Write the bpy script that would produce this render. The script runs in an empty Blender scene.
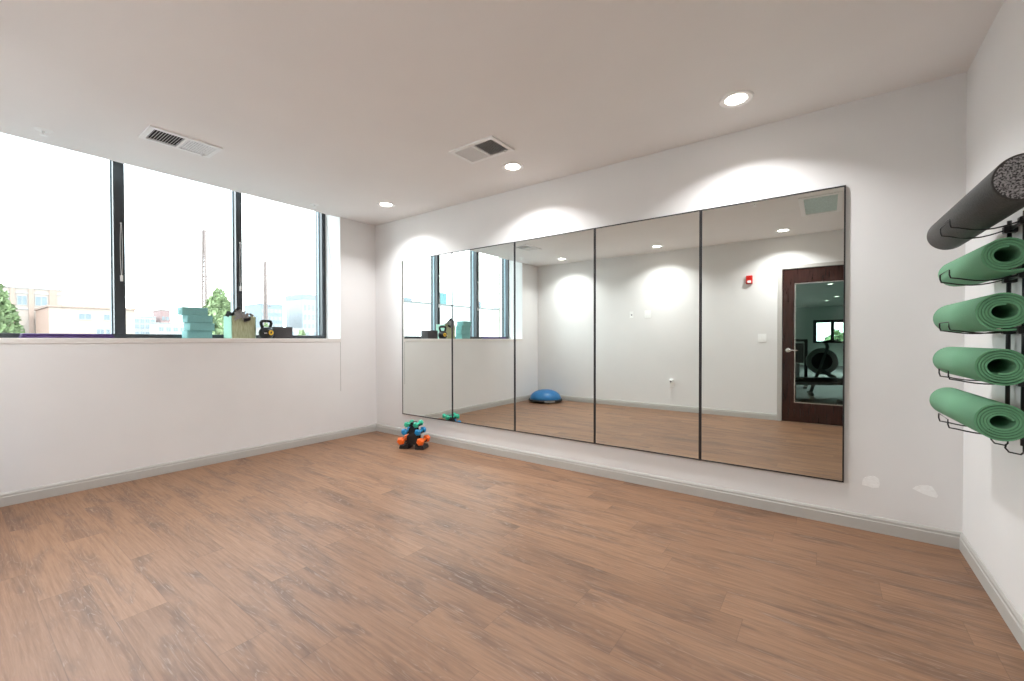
import bpy, bmesh, math, random
from mathutils import Vector, Matrix
random.seed(7)
PI = math.pi
scene = bpy.context.scene
COL = scene.collection

# ---------------------------------------------------------------- camera
f_px = 426.42
yaw, pit, rol = 0.6354, -0.0112, -0.0017
CAM = Vector((4.8551, -3.5141, 1.2141))
Fw = Vector((-math.sin(yaw)*math.cos(pit), math.cos(yaw)*math.cos(pit), math.sin(pit)))
Rt = Vector((math.cos(yaw), math.sin(yaw), 0))
Up = Rt.cross(Fw)
R2 = Rt*math.cos(rol) + Up*math.sin(rol)
U2 = -Rt*math.sin(rol) + Up*math.cos(rol)
cd = bpy.data.cameras.new('camera')
cam = bpy.data.objects.new('camera', cd)
COL.objects.link(cam)
m = Matrix.Identity(4)
for i in range(3):
    m[i][0] = R2[i]; m[i][1] = U2[i]; m[i][2] = -Fw[i]; m[i][3] = CAM[i]
cam.matrix_world = m
cd.sensor_width = 36
cd.lens = f_px*36/1024
cd.shift_y = 4.19/1024
cd.clip_start = 0.03
cd.clip_end = 2000
scene.camera = cam

# ---------------------------------------------------------------- world, sun, exposure
SKY = 6.4
SUN = 2.2
SPOT = 12.8
world = bpy.data.worlds.new('sky')
scene.world = world
world.use_nodes = True
nt = world.node_tree
nt.nodes.clear()
wo = nt.nodes.new('ShaderNodeOutputWorld')
bg = nt.nodes.new('ShaderNodeBackground')
tc = nt.nodes.new('ShaderNodeTexCoord')
mp = nt.nodes.new('ShaderNodeMapping')
mp.inputs['Scale'].default_value = (1.2, 1.2, 3.5)
nz = nt.nodes.new('ShaderNodeTexNoise')
nz.inputs['Scale'].default_value = 1.6
nz.inputs['Detail'].default_value = 5
cr = nt.nodes.new('ShaderNodeValToRGB')
cr.color_ramp.elements[0].position = 0.38
cr.color_ramp.elements[0].color = (0.74, 0.87, 1.0, 1)
cr.color_ramp.elements[1].position = 0.62
cr.color_ramp.elements[1].color = (1.0, 1.0, 1.0, 1)
nt.links.new(tc.outputs['Generated'], mp.inputs['Vector'])
nt.links.new(mp.outputs[0], nz.inputs['Vector'])
nt.links.new(nz.outputs[0], cr.inputs[0])
nt.links.new(cr.outputs[0], bg.inputs['Color'])
bg.inputs['Strength'].default_value = SKY
nt.links.new(bg.outputs[0], wo.inputs[0])

sd = bpy.data.lights.new('sun', 'SUN')
sd.energy = SUN
sd.angle = 0.02
sd.color = (1.0, 0.96, 0.9)
so = bpy.data.objects.new('sun', sd)
COL.objects.link(so)
so.rotation_euler = Vector((0.80, 0.25, 0.75)).to_track_quat('Z', 'Y').to_euler()

pd = bpy.data.lights.new('window_portal', 'AREA')
pd.shape = 'RECTANGLE'
pd.size = 1.75
pd.size_y = 2.95
pd.cycles.is_portal = True
po = bpy.data.objects.new('window_portal', pd)
COL.objects.link(po)
po.location = (-0.60, -1.985, 2.12)
po.rotation_euler = (0, -PI/2, 0)

vs = scene.view_settings
scene.display_settings.display_device = 'sRGB'
vs.view_transform = 'Standard'
vs.look = 'None'
vs.gamma = 1
vs.use_curve_mapping = False
vs.exposure = 0.38

# ---------------------------------------------------------------- materials
def new_mat(name):
    mt = bpy.data.materials.new(name)
    mt.use_nodes = True
    return mt, mt.node_tree, mt.node_tree.nodes['Principled BSDF']

def mat(name, col, rough=0.5, metal=0.0, var=0.04, scale=30.0, bump=0.0, spec=0.5, emis=None, estr=0.0, coat=0.0):
    mt, t, b = new_mat(name)
    b.inputs['Roughness'].default_value = rough
    b.inputs['Metallic'].default_value = metal
    b.inputs['Specular IOR Level'].default_value = spec
    b.inputs['Coat Weight'].default_value = coat
    c = t.nodes.new('ShaderNodeTexCoord')
    n = t.nodes.new('ShaderNodeTexNoise')
    n.inputs['Scale'].default_value = scale
    n.inputs['Detail'].default_value = 4
    t.links.new(c.outputs['Object'], n.inputs['Vector'])
    r = t.nodes.new('ShaderNodeValToRGB')
    r.color_ramp.elements[0].position = 0.3
    r.color_ramp.elements[1].position = 0.7
    r.color_ramp.elements[0].color = tuple(min(1, x*(1-var)) for x in col)+(1,)
    r.color_ramp.elements[1].color = tuple(min(1, x*(1+var)) for x in col)+(1,)
    t.links.new(n.outputs[0], r.inputs[0])
    t.links.new(r.outputs[0], b.inputs['Base Color'])
    if bump:
        bp = t.nodes.new('ShaderNodeBump')
        bp.inputs['Strength'].default_value = bump
        bp.inputs['Distance'].default_value = 0.01
        t.links.new(n.outputs[0], bp.inputs['Height'])
        t.links.new(bp.outputs[0], b.inputs['Normal'])
    if emis:
        b.inputs['Emission Color'].default_value = tuple(emis)+(1,)
        b.inputs['Emission Strength'].default_value = estr
    return mt

def glass_mat(name, tint, ior=1.45, refl=1.0):
    mt = bpy.data.materials.new(name)
    mt.use_nodes = True
    t = mt.node_tree
    t.nodes.clear()
    o = t.nodes.new('ShaderNodeOutputMaterial')
    tr = t.nodes.new('ShaderNodeBsdfTransparent')
    tr.inputs[0].default_value = tuple(tint)+(1,)
    gl = t.nodes.new('ShaderNodeBsdfGlossy')
    gl.inputs['Roughness'].default_value = 0.0
    fr = t.nodes.new('ShaderNodeFresnel')
    # the same reflectance seen from either side of the sheet
    geo = t.nodes.new('ShaderNodeNewGeometry')
    mr_ = t.nodes.new('ShaderNodeMapRange')
    mr_.inputs['To Min'].default_value = ior
    mr_.inputs['To Max'].default_value = 1.0/ior
    t.links.new(geo.outputs['Backfacing'], mr_.inputs['Value'])
    t.links.new(mr_.outputs[0], fr.inputs[0])
    mu = t.nodes.new('ShaderNodeMath'); mu.operation = 'MULTIPLY'
    mu.inputs[1].default_value = refl
    mx = t.nodes.new('ShaderNodeMixShader')
    t.links.new(fr.outputs[0], mu.inputs[0])
    t.links.new(mu.outputs[0], mx.inputs[0])
    t.links.new(tr.outputs[0], mx.inputs[1])
    t.links.new(gl.outputs[0], mx.inputs[2])
    t.links.new(mx.outputs[0], o.inputs[0])
    return mt

def floor_mat():
    mt, t, b = new_mat('oak_plank_vinyl')
    N, L = t.nodes, t.links
    def math_(op, a, bb=None, c=None):
        n = N.new('ShaderNodeMath'); n.operation = op
        for i, v in enumerate((a, bb, c)):
            if v is None: continue
            if isinstance(v, (int, float)): n.inputs[i].default_value = v
            else: L.new(v, n.inputs[i])
        return n.outputs[0]
    def noise(vec, scale, detail=3, rough=0.5, dist=0.0):
        n = N.new('ShaderNodeTexNoise')
        n.inputs['Scale'].default_value = scale
        n.inputs['Detail'].default_value = detail
        n.inputs['Roughness'].default_value = rough
        n.inputs['Distortion'].default_value = dist
        L.new(vec, n.inputs['Vector'])
        return n.outputs[0]
    def ramp(v, stops):
        r = N.new('ShaderNodeValToRGB')
        e = r.color_ramp.elements
        while len(e) < len(stops): e.new(0.5)
        for i, (p, c) in enumerate(stops):
            e[i].position = p; e[i].color = tuple(c)+(1,) if len(c) == 3 else c
        L.new(v, r.inputs[0]); return r.outputs[0]
    def mixc(f, a, c, mode='MIX'):
        n = N.new('ShaderNodeMix'); n.data_type = 'RGBA'; n.blend_type = mode
        for s, v in ((n.inputs[0], f), (n.inputs[6], a), (n.inputs[7], c)):
            if isinstance(v, (int, float)): s.default_value = v
            elif isinstance(v, tuple): s.default_value = v+(1,)
            else: L.new(v, s)
        return n.outputs[2]
    def comb(x, y, z):
        n = N.new('ShaderNodeCombineXYZ')
        for i, v in enumerate((x, y, z)):
            if isinstance(v, (int, float)): n.inputs[i].default_value = v
            else: L.new(v, n.inputs[i])
        return n.outputs[0]
    tcn = N.new('ShaderNodeTexCoord')
    sp = N.new('ShaderNodeSeparateXYZ'); L.new(tcn.outputs['Object'], sp.inputs[0])
    x, y = sp.outputs[0], sp.outputs[1]
    PW, PL = 0.18, 1.22
    yr = math_('DIVIDE', y, PW)
    row = math_('FLOOR', yr)
    wn = N.new('ShaderNodeTexWhiteNoise'); wn.noise_dimensions = '1D'
    L.new(row, wn.inputs['W'])
    xo = math_('ADD', math_('DIVIDE', x, PL), math_('MULTIPLY', wn.outputs['Value'], 7.0))
    col_i = math_('FLOOR', xo)
    w2 = N.new('ShaderNodeTexWhiteNoise'); w2.noise_dimensions = '2D'
    L.new(comb(row, col_i, 0), w2.inputs['Vector'])
    rnd = w2.outputs['Value']
    # coordinates inside each plank, shifted by its own random amount
    off = math_('MULTIPLY', rnd, 37.0)
    # fine grain
    g = noise(comb(math_('MULTIPLY', x, 1.6), math_('MULTIPLY', y, 38.0), off), 2.2, 5, 0.6)
    g2 = noise(comb(math_('MULTIPLY', x, 5.0), math_('MULTIPLY', y, 120.0), off), 2.0, 3, 0.6)
    # blotches along the plank where the figure shows
    bl = noise(comb(math_('MULTIPLY', x, 1.7), math_('MULTIPLY', y, 8.0), off), 1.15, 4, 0.6, 0.5)
    # cathedral rings
    warp = noise(comb(math_('MULTIPLY', x, 0.9), math_('MULTIPLY', y, 5.0), off), 1.6, 3, 0.5)
    ph = math_('ADD', math_('MULTIPLY', y, 170.0), math_('MULTIPLY', warp, 95.0))
    ring = math_('MULTIPLY_ADD', math_('SINE', ph), 0.5, 0.5)
    base = ramp(rnd, [(0.0, (0.240, 0.124, 0.066)), (0.45, (0.268, 0.141, 0.076)), (1.0, (0.304, 0.163, 0.089))])
    gr = ramp(g, [(0.28, (0.74, 0.72, 0.70)), (0.55, (1.0, 1.0, 1.0)), (0.78, (1.14, 1.12, 1.10))])
    c1 = mixc(0.9, base, gr, 'MULTIPLY')
    darkf = ramp(bl, [(0.47, (0, 0, 0)), (0.68, (1, 1, 1))])
    darkc = mixc(0.85, c1, (0.50, 0.50, 0.56), 'MULTIPLY')
    c2 = mixc(darkf, c1, darkc)
    # limed lines on the rings inside the dark figure
    rl = ramp(ring, [(0.78, (0, 0, 0)), (0.97, (1, 1, 1))])
    brk = ramp(g2, [(0.42, (0, 0, 0)), (0.60, (1, 1, 1))])
    limef = math_('MULTIPLY', math_('MULTIPLY', rl, brk), math_('MULTIPLY_ADD', darkf, 0.30, 0.05))
    c3 = mixc(limef, c2, (0.52, 0.42, 0.34))
    fl = ramp(g2, [(0.30, (0.90, 0.89, 0.88)), (0.6, (1.0, 1.0, 1.0))])
    c4 = mixc(0.7, c3, fl, 'MULTIPLY')
    # seams between planks
    fy = math_('FRACT', yr); fx = math_('FRACT', xo)
    ey = math_('MINIMUM', fy, math_('SUBTRACT', 1.0, fy))
    ex = math_('MULTIPLY', math_('MINIMUM', fx, math_('SUBTRACT', 1.0, fx)), PL/PW)
    e = math_('MINIMUM', ex, ey)
    seam = ramp(e, [(0.0, (0.62, 0.60, 0.58)), (0.012, (1, 1, 1))])
    c5 = mixc(0.8, c4, seam, 'MULTIPLY')
    L.new(c5, b.inputs['Base Color'])
    rg = ramp(g, [(0.3, (0.52, 0.52, 0.52)), (0.7, (0.42, 0.42, 0.42))])
    L.new(rg, b.inputs['Roughness'])
    bp = N.new('ShaderNodeBump'); bp.inputs['Strength'].default_value = 0.12
    bp.inputs['Distance'].default_value = 0.002
    L.new(g2, bp.inputs['Height']); L.new(bp.outputs[0], b.inputs['Normal'])
    b.inputs['Specular IOR Level'].default_value = 0.5
    return mt

def wood_mat(name, c0, c1, rough=0.3, axis='z'):
    mt, t, b = new_mat(name)
    c = t.nodes.new('ShaderNodeTexCoord'); mpn = t.nodes.new('ShaderNodeMapping')
    mpn.inputs['Scale'].default_value = (14, 14, 1.2) if axis == 'z' else (1.2, 14, 14)
    n = t.nodes.new('ShaderNodeTexNoise'); n.inputs['Scale'].default_value = 3; n.inputs['Detail'].default_value = 6
    r = t.nodes.new('ShaderNodeValToRGB')
    r.color_ramp.elements[0].position = 0.35; r.color_ramp.elements[1].position = 0.68
    r.color_ramp.elements[0].color = tuple(c0)+(1,); r.color_ramp.elements[1].color = tuple(c1)+(1,)
    t.links.new(c.outputs['Object'], mpn.inputs[0]); t.links.new(mpn.outputs[0], n.inputs['Vector'])
    t.links.new(n.outputs[0], r.inputs[0]); t.links.new(r.outputs[0], b.inputs['Base Color'])
    b.inputs['Roughness'].default_value = rough
    return mt

def brick_mat(name, a, bcol, mortar, scale=1.0):
    mt, t, b = new_mat(name)
    c = t.nodes.new('ShaderNodeTexCoord'); mpn = t.nodes.new('ShaderNodeMapping')
    mpn.inputs['Rotation'].default_value = (PI/2, 0, PI/2)
    br = t.nodes.new('ShaderNodeTexBrick')
    br.inputs['Scale'].default_value = scale
    br.inputs['Color1'].default_value = tuple(a)+(1,); br.inputs['Color2'].default_value = tuple(bcol)+(1,)
    br.inputs['Mortar'].default_value = tuple(mortar)+(1,)
    br.inputs['Mortar Size'].default_value = 0.015
    t.links.new(c.outputs['Object'], mpn.inputs[0]); t.links.new(mpn.outputs[0], br.inputs['Vector'])
    t.links.new(br.outputs[0], b.inputs['Base Color'])
    b.inputs['Roughness'].default_value = 0.9
    return mt

def weave_mat(name, a, c_, sx=70, sz=26):
    mt, t, b = new_mat(name)
    c = t.nodes.new('ShaderNodeTexCoord'); mpn = t.nodes.new('ShaderNodeMapping')
    mpn.inputs['Scale'].default_value = (sx, sx, sz)
    n = t.nodes.new('ShaderNodeTexNoise'); n.inputs['Scale'].default_value = 2.0; n.inputs['Detail'].default_value = 4
    r = t.nodes.new('ShaderNodeValToRGB')
    r.color_ramp.elements[0].position = 0.35; r.color_ramp.elements[1].position = 0.65
    r.color_ramp.elements[0].color = tuple(a)+(1,); r.color_ramp.elements[1].color = tuple(c_)+(1,)
    t.links.new(c.outputs['Object'], mpn.inputs[0]); t.links.new(mpn.outputs[0], n.inputs['Vector'])
    t.links.new(n.outputs[0], r.inputs[0]); t.links.new(r.outputs[0], b.inputs['Base Color'])
    b.inputs['Roughness'].default_value = 0.8
    return mt

def speckle_mat(name):
    mt, t, b = new_mat(name)
    c = t.nodes.new('ShaderNodeTexCoord')
    v = t.nodes.new('ShaderNodeTexVoronoi'); v.inputs['Scale'].default_value = 190
    n = t.nodes.new('ShaderNodeTexNoise'); n.inputs['Scale'].default_value = 170; n.inputs['Detail'].default_value = 3
    r = t.nodes.new('ShaderNodeValToRGB')
    r.color_ramp.elements[0].position = 0.40; r.color_ramp.elements[1].position = 0.60
    r.color_ramp.elements[0].color = (0.02, 0.02, 0.022, 1); r.color_ramp.elements[1].color = (0.42, 0.41, 0.42, 1)
    t.links.new(c.outputs['Object'], n.inputs['Vector']); t.links.new(n.outputs[0], r.inputs[0])
    t.links.new(r.outputs[0], b.inputs['Base Color'])
    b.inputs['Roughness'].default_value = 0.75
    return mt

M = dict(
    wall=mat('warm_white_wall_paint', (0.82, 0.81, 0.80), 0.6, var=0.012, scale=3, bump=0.0, spec=0.3),
    ceil=mat('flat_ceiling_paint', (0.88, 0.86, 0.845), 0.85, var=0.012, scale=2, spec=0.15),
    base=mat('greige_baseboard_paint', (0.50, 0.485, 0.455), 0.45, var=0.02, scale=6, spec=0.4),
    sill=mat('white_sill_paint', (0.80, 0.77, 0.74), 0.4, var=0.01, scale=6),
    floor=floor_mat(),
    mirror=mat('mirror_silvering', (0.83, 0.865, 0.835), 0.0, 1.0, var=0.0),
    black=mat('black_metal', (0.018, 0.018, 0.02), 0.35, var=0.1),
    alu=mat('dark_bronze_aluminium', (0.055, 0.062, 0.070), 0.30, 0.3, var=0.06, scale=8),
    gasket=mat('pale_gasket', (0.22, 0.30, 0.34), 0.35, 0.4, var=0.03),
    glass=glass_mat('clear_window_glass', (0.93, 0.965, 0.955)),
    dglass=glass_mat('tinted_door_glass', (0.66, 0.78, 0.73), 1.5, 0.6),
    white=mat('white_plastic', (0.94, 0.94, 0.93), 0.4, var=0.01),
    whitemetal=mat('white_grille_enamel', (0.92, 0.915, 0.91), 0.4, var=0.01),
    duct_shade=mat('painted_duct_shade', (0.03, 0.03, 0.03), 0.9, var=0.2),
    filt=mat('grey_filter', (0.70, 0.80, 0.78), 0.8, var=0.08, scale=60),
    lamp=mat('lamp_lens', (0.9, 0.9, 0.88), 0.4, var=0.0, emis=(1.0, 0.92, 0.82), estr=14.0),
    red=mat('red_alarm_plastic', (0.62, 0.02, 0.015), 0.35, var=0.04),
    chrome=mat('satin_chrome', (0.72, 0.70, 0.68), 0.25, 1.0, var=0.03),
    maho=wood_mat('dark_mahogany_veneer', (0.024, 0.008, 0.0065), (0.042, 0.013, 0.010), 0.24),
    frame_paint=mat('grey_door_frame_paint', (0.50, 0.48, 0.45), 0.45, var=0.02),
    green=mat('green_foam_mat', (0.150, 0.350, 0.205), 0.8, var=0.06, scale=240, bump=0.15),
    green_edge=mat('green_foam_cut_edge', (0.150, 0.400, 0.215), 0.8, var=0.06, scale=240, bump=0.1),
    roller=mat('black_foam_roller', (0.040, 0.038, 0.036), 0.62, var=0.35, scale=120, bump=0.12),
    roller_end=speckle_mat('speckled_foam_core'),
    dark_foam=mat('charcoal_foam', (0.055, 0.050, 0.052), 0.75, var=0.08, scale=90),
    teal=mat('teal_foam_block', (0.213, 0.46, 0.454), 0.75, var=0.05, scale=140),
    basket=weave_mat('olive_weave', (0.32, 0.33, 0.19), (0.52, 0.54, 0.35), 75, 7),
    mint=mat('mint_fabric', (0.33, 0.56, 0.45), 0.85, var=0.05, scale=100),
    strap_black=mat('black_webbing', (0.012, 0.012, 0.013), 0.7, var=0.1, scale=200),
    strap_grey=mat('grey_webbing', (0.33, 0.32, 0.31), 0.85, var=0.2, scale=180),
    iron=mat('black_cast_iron', (0.012, 0.014, 0.016), 0.33, var=0.2, scale=80, bump=0.1),
    yellow=mat('yellow_badge', (0.80, 0.50, 0.04), 0.5, var=0.02),
    purple=mat('purple_foam', (0.060, 0.026, 0.130), 0.6, var=0.12, scale=40),
    orange=mat('orange_vinyl', (0.95, 0.155, 0.012), 0.32, var=0.03, scale=50),
    blue=mat('blue_vinyl', (0.008, 0.255, 0.560), 0.32, var=0.03, scale=50),
    aqua=mat('aqua_green_vinyl', (0.035, 0.500, 0.315), 0.32, var=0.03, scale=50),
    black_plastic=mat('black_plastic', (0.010, 0.010, 0.011), 0.42, var=0.1),
    dome=mat('blue_dome_rubber', (0.010, 0.150, 0.380), 0.38, var=0.05, scale=20),
    lettering=mat('white_print', (0.75, 0.75, 0.75), 0.6, var=0.0),
    patch=mat('white_spackle', (0.97, 0.96, 0.945), 0.8, var=0.05, scale=60, bump=0.2),
    crack=mat('caulk_line', (0.36, 0.35, 0.33), 0.8, var=0.05),
    cord=mat('pale_cord', (0.55, 0.60, 0.57), 0.7, var=0.02),
    ext=mat('exterior_render', (0.62, 0.60, 0.57), 0.9, var=0.04),
    bcol=brick_mat('buff_brick', (0.26, 0.24, 0.16), (0.22, 0.21, 0.15), (0.30, 0.29, 0.25), 4.0),
    brick=brick_mat('orange_red_brick', (0.275, 0.175, 0.135), (0.250, 0.158, 0.120), (0.30, 0.24, 0.20), 1.2),
    brick_tan=brick_mat('pale_orange_brick', (0.270, 0.195, 0.160), (0.252, 0.180, 0.148), (0.29, 0.245, 0.215), 1.2),
    brick_far=mat('dull_red_facade', (0.218, 0.147, 0.142), 0.9),
    panel=mat('pale_facade_panel', (0.272, 0.265, 0.259), 0.7, var=0.02, scale=0.4),
    far_grey=mat('blue_grey_facade', (0.16, 0.197, 0.228), 0.7, var=0.05, scale=0.2),
    far_pale=mat('pale_blue_facade', (0.241, 0.259, 0.272), 0.7, var=0.04, scale=0.2),
    win_dark=mat('dark_window_glass', (0.126, 0.158, 0.176), 0.4, var=0.1, scale=1),
    membrane=mat('white_wall_panel', (0.85, 0.85, 0.84), 0.8, var=0.01),
    coping=mat('grey_coping', (0.128, 0.136, 0.136), 0.6, var=0.03),
    equip=mat('teal_metal_box', (0.072, 0.182, 0.198), 0.5),
    lattice=mat('faded_red_steel', (0.15, 0.115, 0.105), 0.6),
    leaf=mat('bright_leaf', (0.189, 0.255, 0.122), 0.7, var=0.35, scale=3.0),
    bark=mat('bark', (0.12, 0.09, 0.07), 0.9),
    asphalt=mat('street_asphalt', (0.132, 0.132, 0.132), 0.9, scale=0.5),
    gymfloor=mat('black_rubber_floor', (0.035, 0.035, 0.037), 0.6, var=0.3, scale=60),
    gymwall=mat('grey_green_gym_wall', (0.60, 0.65, 0.61), 0.7, var=0.02, scale=2),
    gymdark=mat('dark_gym_wall', (0.10, 0.11, 0.11), 0.7, var=0.04, scale=2),
    gymmetal=mat('grey_gym_metal', (0.30, 0.31, 0.32), 0.35, 0.6),
    vinyl=mat('black_gym_vinyl', (0.02, 0.02, 0.022), 0.4),
)

# ---------------------------------------------------------------- mesh helpers
class MB:
    def __init__(s):
        s.bm = bmesh.new()
    def box(s, x0, x1, y0, y1, z0, z1, bevel=0.0, mtx=None, seg=2):
        v = [s.bm.verts.new(p) for p in ((x0,y0,z0),(x1,y0,z0),(x1,y1,z0),(x0,y1,z0),(x0,y0,z1),(x1,y0,z1),(x1,y1,z1),(x0,y1,z1))]
        fs = [s.bm.faces.new([v[i] for i in q]) for q in ((0,3,2,1),(4,5,6,7),(0,1,5,4),(1,2,6,5),(2,3,7,6),(3,0,4,7))]
        if bevel:
            es = list({e for f in fs for e in f.edges})
            r = bmesh.ops.bevel(s.bm, geom=es+v, offset=bevel, segments=seg, affect='EDGES', profile=0.5)
            v = list({w for f in r['faces'] for w in f.verts} | {w for w in v if w.is_valid})
            vv = set(v)
            for w in list(v):
                for e in w.link_edges:
                    vv.add(e.other_vert(w))
            v = list(vv)
        if mtx is not None:
            bmesh.ops.transform(s.bm, matrix=mtx, verts=v)
        return s
    def lathe(s, prof, seg=32, mtx=None, cap=True):
        """prof: list of (r, z), revolved about z"""
        rings = []
        allv = []
        for r, z in prof:
            if r < 1e-6:
                w = s.bm.verts.new((0, 0, z)); rings.append([w]); allv.append(w)
            else:
                rg = [s.bm.verts.new((r*math.cos(2*PI*i/seg), r*math.sin(2*PI*i/seg), z)) for i in range(seg)]
                rings.append(rg); allv += rg
        for a, b in zip(rings, rings[1:]):
            if len(a) == 1 and len(b) == 1: continue
            if len(a) == 1:
                for i in range(seg): s.bm.faces.new((a[0], b[(i+1) % seg], b[i]))
            elif len(b) == 1:
                for i in range(seg): s.bm.faces.new((a[i], a[(i+1) % seg], b[0]))
            else:
                for i in range(seg): s.bm.faces.new((a[i], a[(i+1) % seg], b[(i+1) % seg], b[i]))
        if cap:
            for rg in (rings[0], rings[-1]):
                if len(rg) > 1: s.bm.faces.new(rg)
        if mtx is not None: bmesh.ops.transform(s.bm, matrix=mtx, verts=allv)
        return s
    def tube(s, pts, r, seg=8, closed=False):
        pts = [Vector(p) for p in pts]
        n = len(pts)
        rings = []
        prev = None
        for i, p in enumerate(pts):
            if closed: d = (pts[(i+1) % n]-pts[i-1]).normalized()
            elif i == 0: d = (pts[1]-p).normalized()
            elif i == n-1: d = (p-pts[i-1]).normalized()
            else: d = ((pts[i+1]-p).normalized()+(p-pts[i-1]).normalized()).normalized()
            if prev is None:
                a = Vector((0, 0, 1)) if abs(d.z) < 0.9 else Vector((1, 0, 0))
                u = d.cross(a).normalized()
            else:
                u = (prev-d*prev.dot(d)).normalized()
            prev = u
            w = d.cross(u)
            rr = r[i] if isinstance(r, (list, tuple)) else r
            rings.append([s.bm.verts.new(p+(u*math.cos(2*PI*k/seg)+w*math.sin(2*PI*k/seg))*rr) for k in range(seg)])
        pairs = list(zip(rings, rings[1:]))
        if closed: pairs.append((rings[-1], rings[0]))
        for a, b in pairs:
            for k in range(seg): s.bm.faces.new((a[k], a[(k+1) % seg], b[(k+1) % seg], b[k]))
        if not closed:
            s.bm.faces.new(rings[0][::-1]); s.bm.faces.new(rings[-1])
        return s
    def ribbon(s, pts, width_vec, thick):
        """flat strap following pts"""
        pts = [Vector(p) for p in pts]; wv = Vector(width_vec)
        prof = []
        for i, p in enumerate(pts):
            d = (pts[min(i+1, len(pts)-1)]-pts[max(i-1, 0)]).normalized()
            nrm = d.cross(wv).normalized()*thick/2
            prof.append([s.bm.verts.new(q) for q in (p-wv/2-nrm, p+wv/2-nrm, p+wv/2+nrm, p-wv/2+nrm)])
        for a, b in zip(prof, prof[1:]):
            for k in range(4): s.bm.faces.new((a[k], a[(k+1) % 4], b[(k+1) % 4], b[k]))
        s.bm.faces.new(prof[0][::-1]); s.bm.faces.new(prof[-1])
        return s
    def extrude_profile(s, prof, a, b, up=Vector((0, 0, 1)), out=None):
        """prof: (out, up) points; swept straight from a to b"""
        a, b = Vector(a), Vector(b)
        ra = [s.bm.verts.new(a+out*o+up*u) for o, u in prof]
        rb = [s.bm.verts.new(b+out*o+up*u) for o, u in prof]
        n = len(prof)
        for i in range(n): s.bm.faces.new((ra[i], ra[(i+1) % n], rb[(i+1) % n], rb[i]))
        s.bm.faces.new(ra[::-1]); s.bm.faces.new(rb)
        return s
    def poly(s, pts, thick_vec):
        tv = Vector(thick_vec)
        a = [s.bm.verts.new(Vector(p)) for p in pts]; b = [s.bm.verts.new(Vector(p)+tv) for p in pts]
        n = len(pts)
        for i in range(n): s.bm.faces.new((a[i], a[(i+1) % n], b[(i+1) % n], b[i]))
        s.bm.faces.new(a[::-1]); s.bm.faces.new(b)
        return s
    def ico(s, r, mtx, sub=2):
        bmesh.ops.create_icosphere(s.bm, subdivisions=sub, radius=r, matrix=mtx)
        return s
    def build(s, name, material, parent=None, smooth=False, loc=(0, 0, 0), rotz=0.0):
        bmesh.ops.recalc_face_normals(s.bm, faces=s.bm.faces)
        me = bpy.data.meshes.new(name)
        s.bm.to_mesh(me); s.bm.free()
        for mm in (material if isinstance(material, (list, tuple)) else [material]): me.materials.append(mm)
        if smooth:
            for p in me.polygons: p.use_smooth = True
            if smooth == 'auto':
                bm = bmesh.new(); bm.from_mesh(me)
                for e in bm.edges:
                    if len(e.link_faces) == 2 and e.calc_face_angle(0) > 0.6: e.smooth = False
                bm.to_mesh(me); bm.free()
        o = bpy.data.objects.new(name, me)
        COL.objects.link(o)
        o.location = loc
        o.rotation_euler = (0, 0, rotz)
        if parent: o.parent = parent
        return o

def T(x, y, z): return Matrix.Translation((x, y, z))
def RX(a): return Matrix.Rotation(a, 4, 'X')
def RY(a): return Matrix.Rotation(a, 4, 'Y')
def RZ(a): return Matrix.Rotation(a, 4, 'Z')

def tag(o, label=None, cat=None, group=None, kind=None):
    if label: o['label'] = label
    if cat: o['category'] = cat
    if group: o['group'] = group
    if kind: o['kind'] = kind
    return o

def thing(name, label, cat, loc=(0, 0, 0), rotz=0.0, group=None):
    o = bpy.data.objects.new(name, None)
    o.empty_display_size = 0.05
    COL.objects.link(o)
    o.location = loc
    o.rotation_euler = (0, 0, rotz)
    return tag(o, label, cat, group)

def structure_empty(name, label=None):
    o = bpy.data.objects.new(name, None); COL.objects.link(o)
    return tag(o, label, None, None, 'structure')

def struct(name, mb, material, parent=None, label=None):
    o = mb.build(name, material, parent)
    if parent is None: tag(o, label, None, None, 'structure')
    elif label: o['label'] = label
    return o

def copy_tree(o, parent=None):
    c = o.copy(); COL.objects.link(c); c.parent = parent
    for ch in list(o.children): copy_tree(ch, c)
    return c

# ---------------------------------------------------------------- room shell
W, D, H = 5.4927, 4.0165, 2.74
WY0, WY1 = -3.455, -0.513           # window opening along y
SILL_Z = 1.235
HEAD = 3.05
TH = 0.56                         # thickness of the window wall

struct('floor', MB().box(-0.02, W+0.02, -D-0.13, 0.02, -0.05, 0.0), M['floor'])
# window wall: everything around the opening, one mesh
wl = MB()
wl.box(-TH, 0, -D-0.15, WY0, 0, HEAD+0.1)
wl.box(-TH, 0, WY1, 0.12, 0, HEAD+0.1)
wl.box(-TH, 0, WY0, WY1, 0, SILL_Z-0.045)
wl.box(-TH, 0, WY0, WY1, HEAD, HEAD+0.1)
struct('wall_left', wl, M['wall'], label='white wall under and around the ribbon window')
struct('wall_far', MB().box(0, W+0.12, 0, 0.12, 0, HEAD+0.1), M['wall'], label='white wall that carries the mirrors')
struct('wall_right', MB().box(W, W+0.12, -D-0.15, 0, 0, HEAD+0.1), M['wall'], label='white wall that carries the mat rack')
DX0, DX1, DZ = 4.322, 5.250, 2.252
wb = MB()
wb.box(0, DX0-0.005, -D-0.14, -D, 0, HEAD+0.1)
wb.box(DX1+0.005, W, -D-0.14, -D, 0, HEAD+0.1)
wb.box(DX0-0.005, DX1+0.005, -D-0.14, -D, DZ+0.005, HEAD+0.1)
struct('wall_back', wb, M['wall'], label='white wall with the dark wooden door')
struct('ceiling', MB().box(-0.03, W, -D, 0, H, H+0.30), M['ceil'])
struct('trim_1', MB().box(-TH, W+0.12, -D-0.15, 0.12, HEAD+0.1, HEAD+0.2), M['ext'], label='roof slab over the room')

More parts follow.
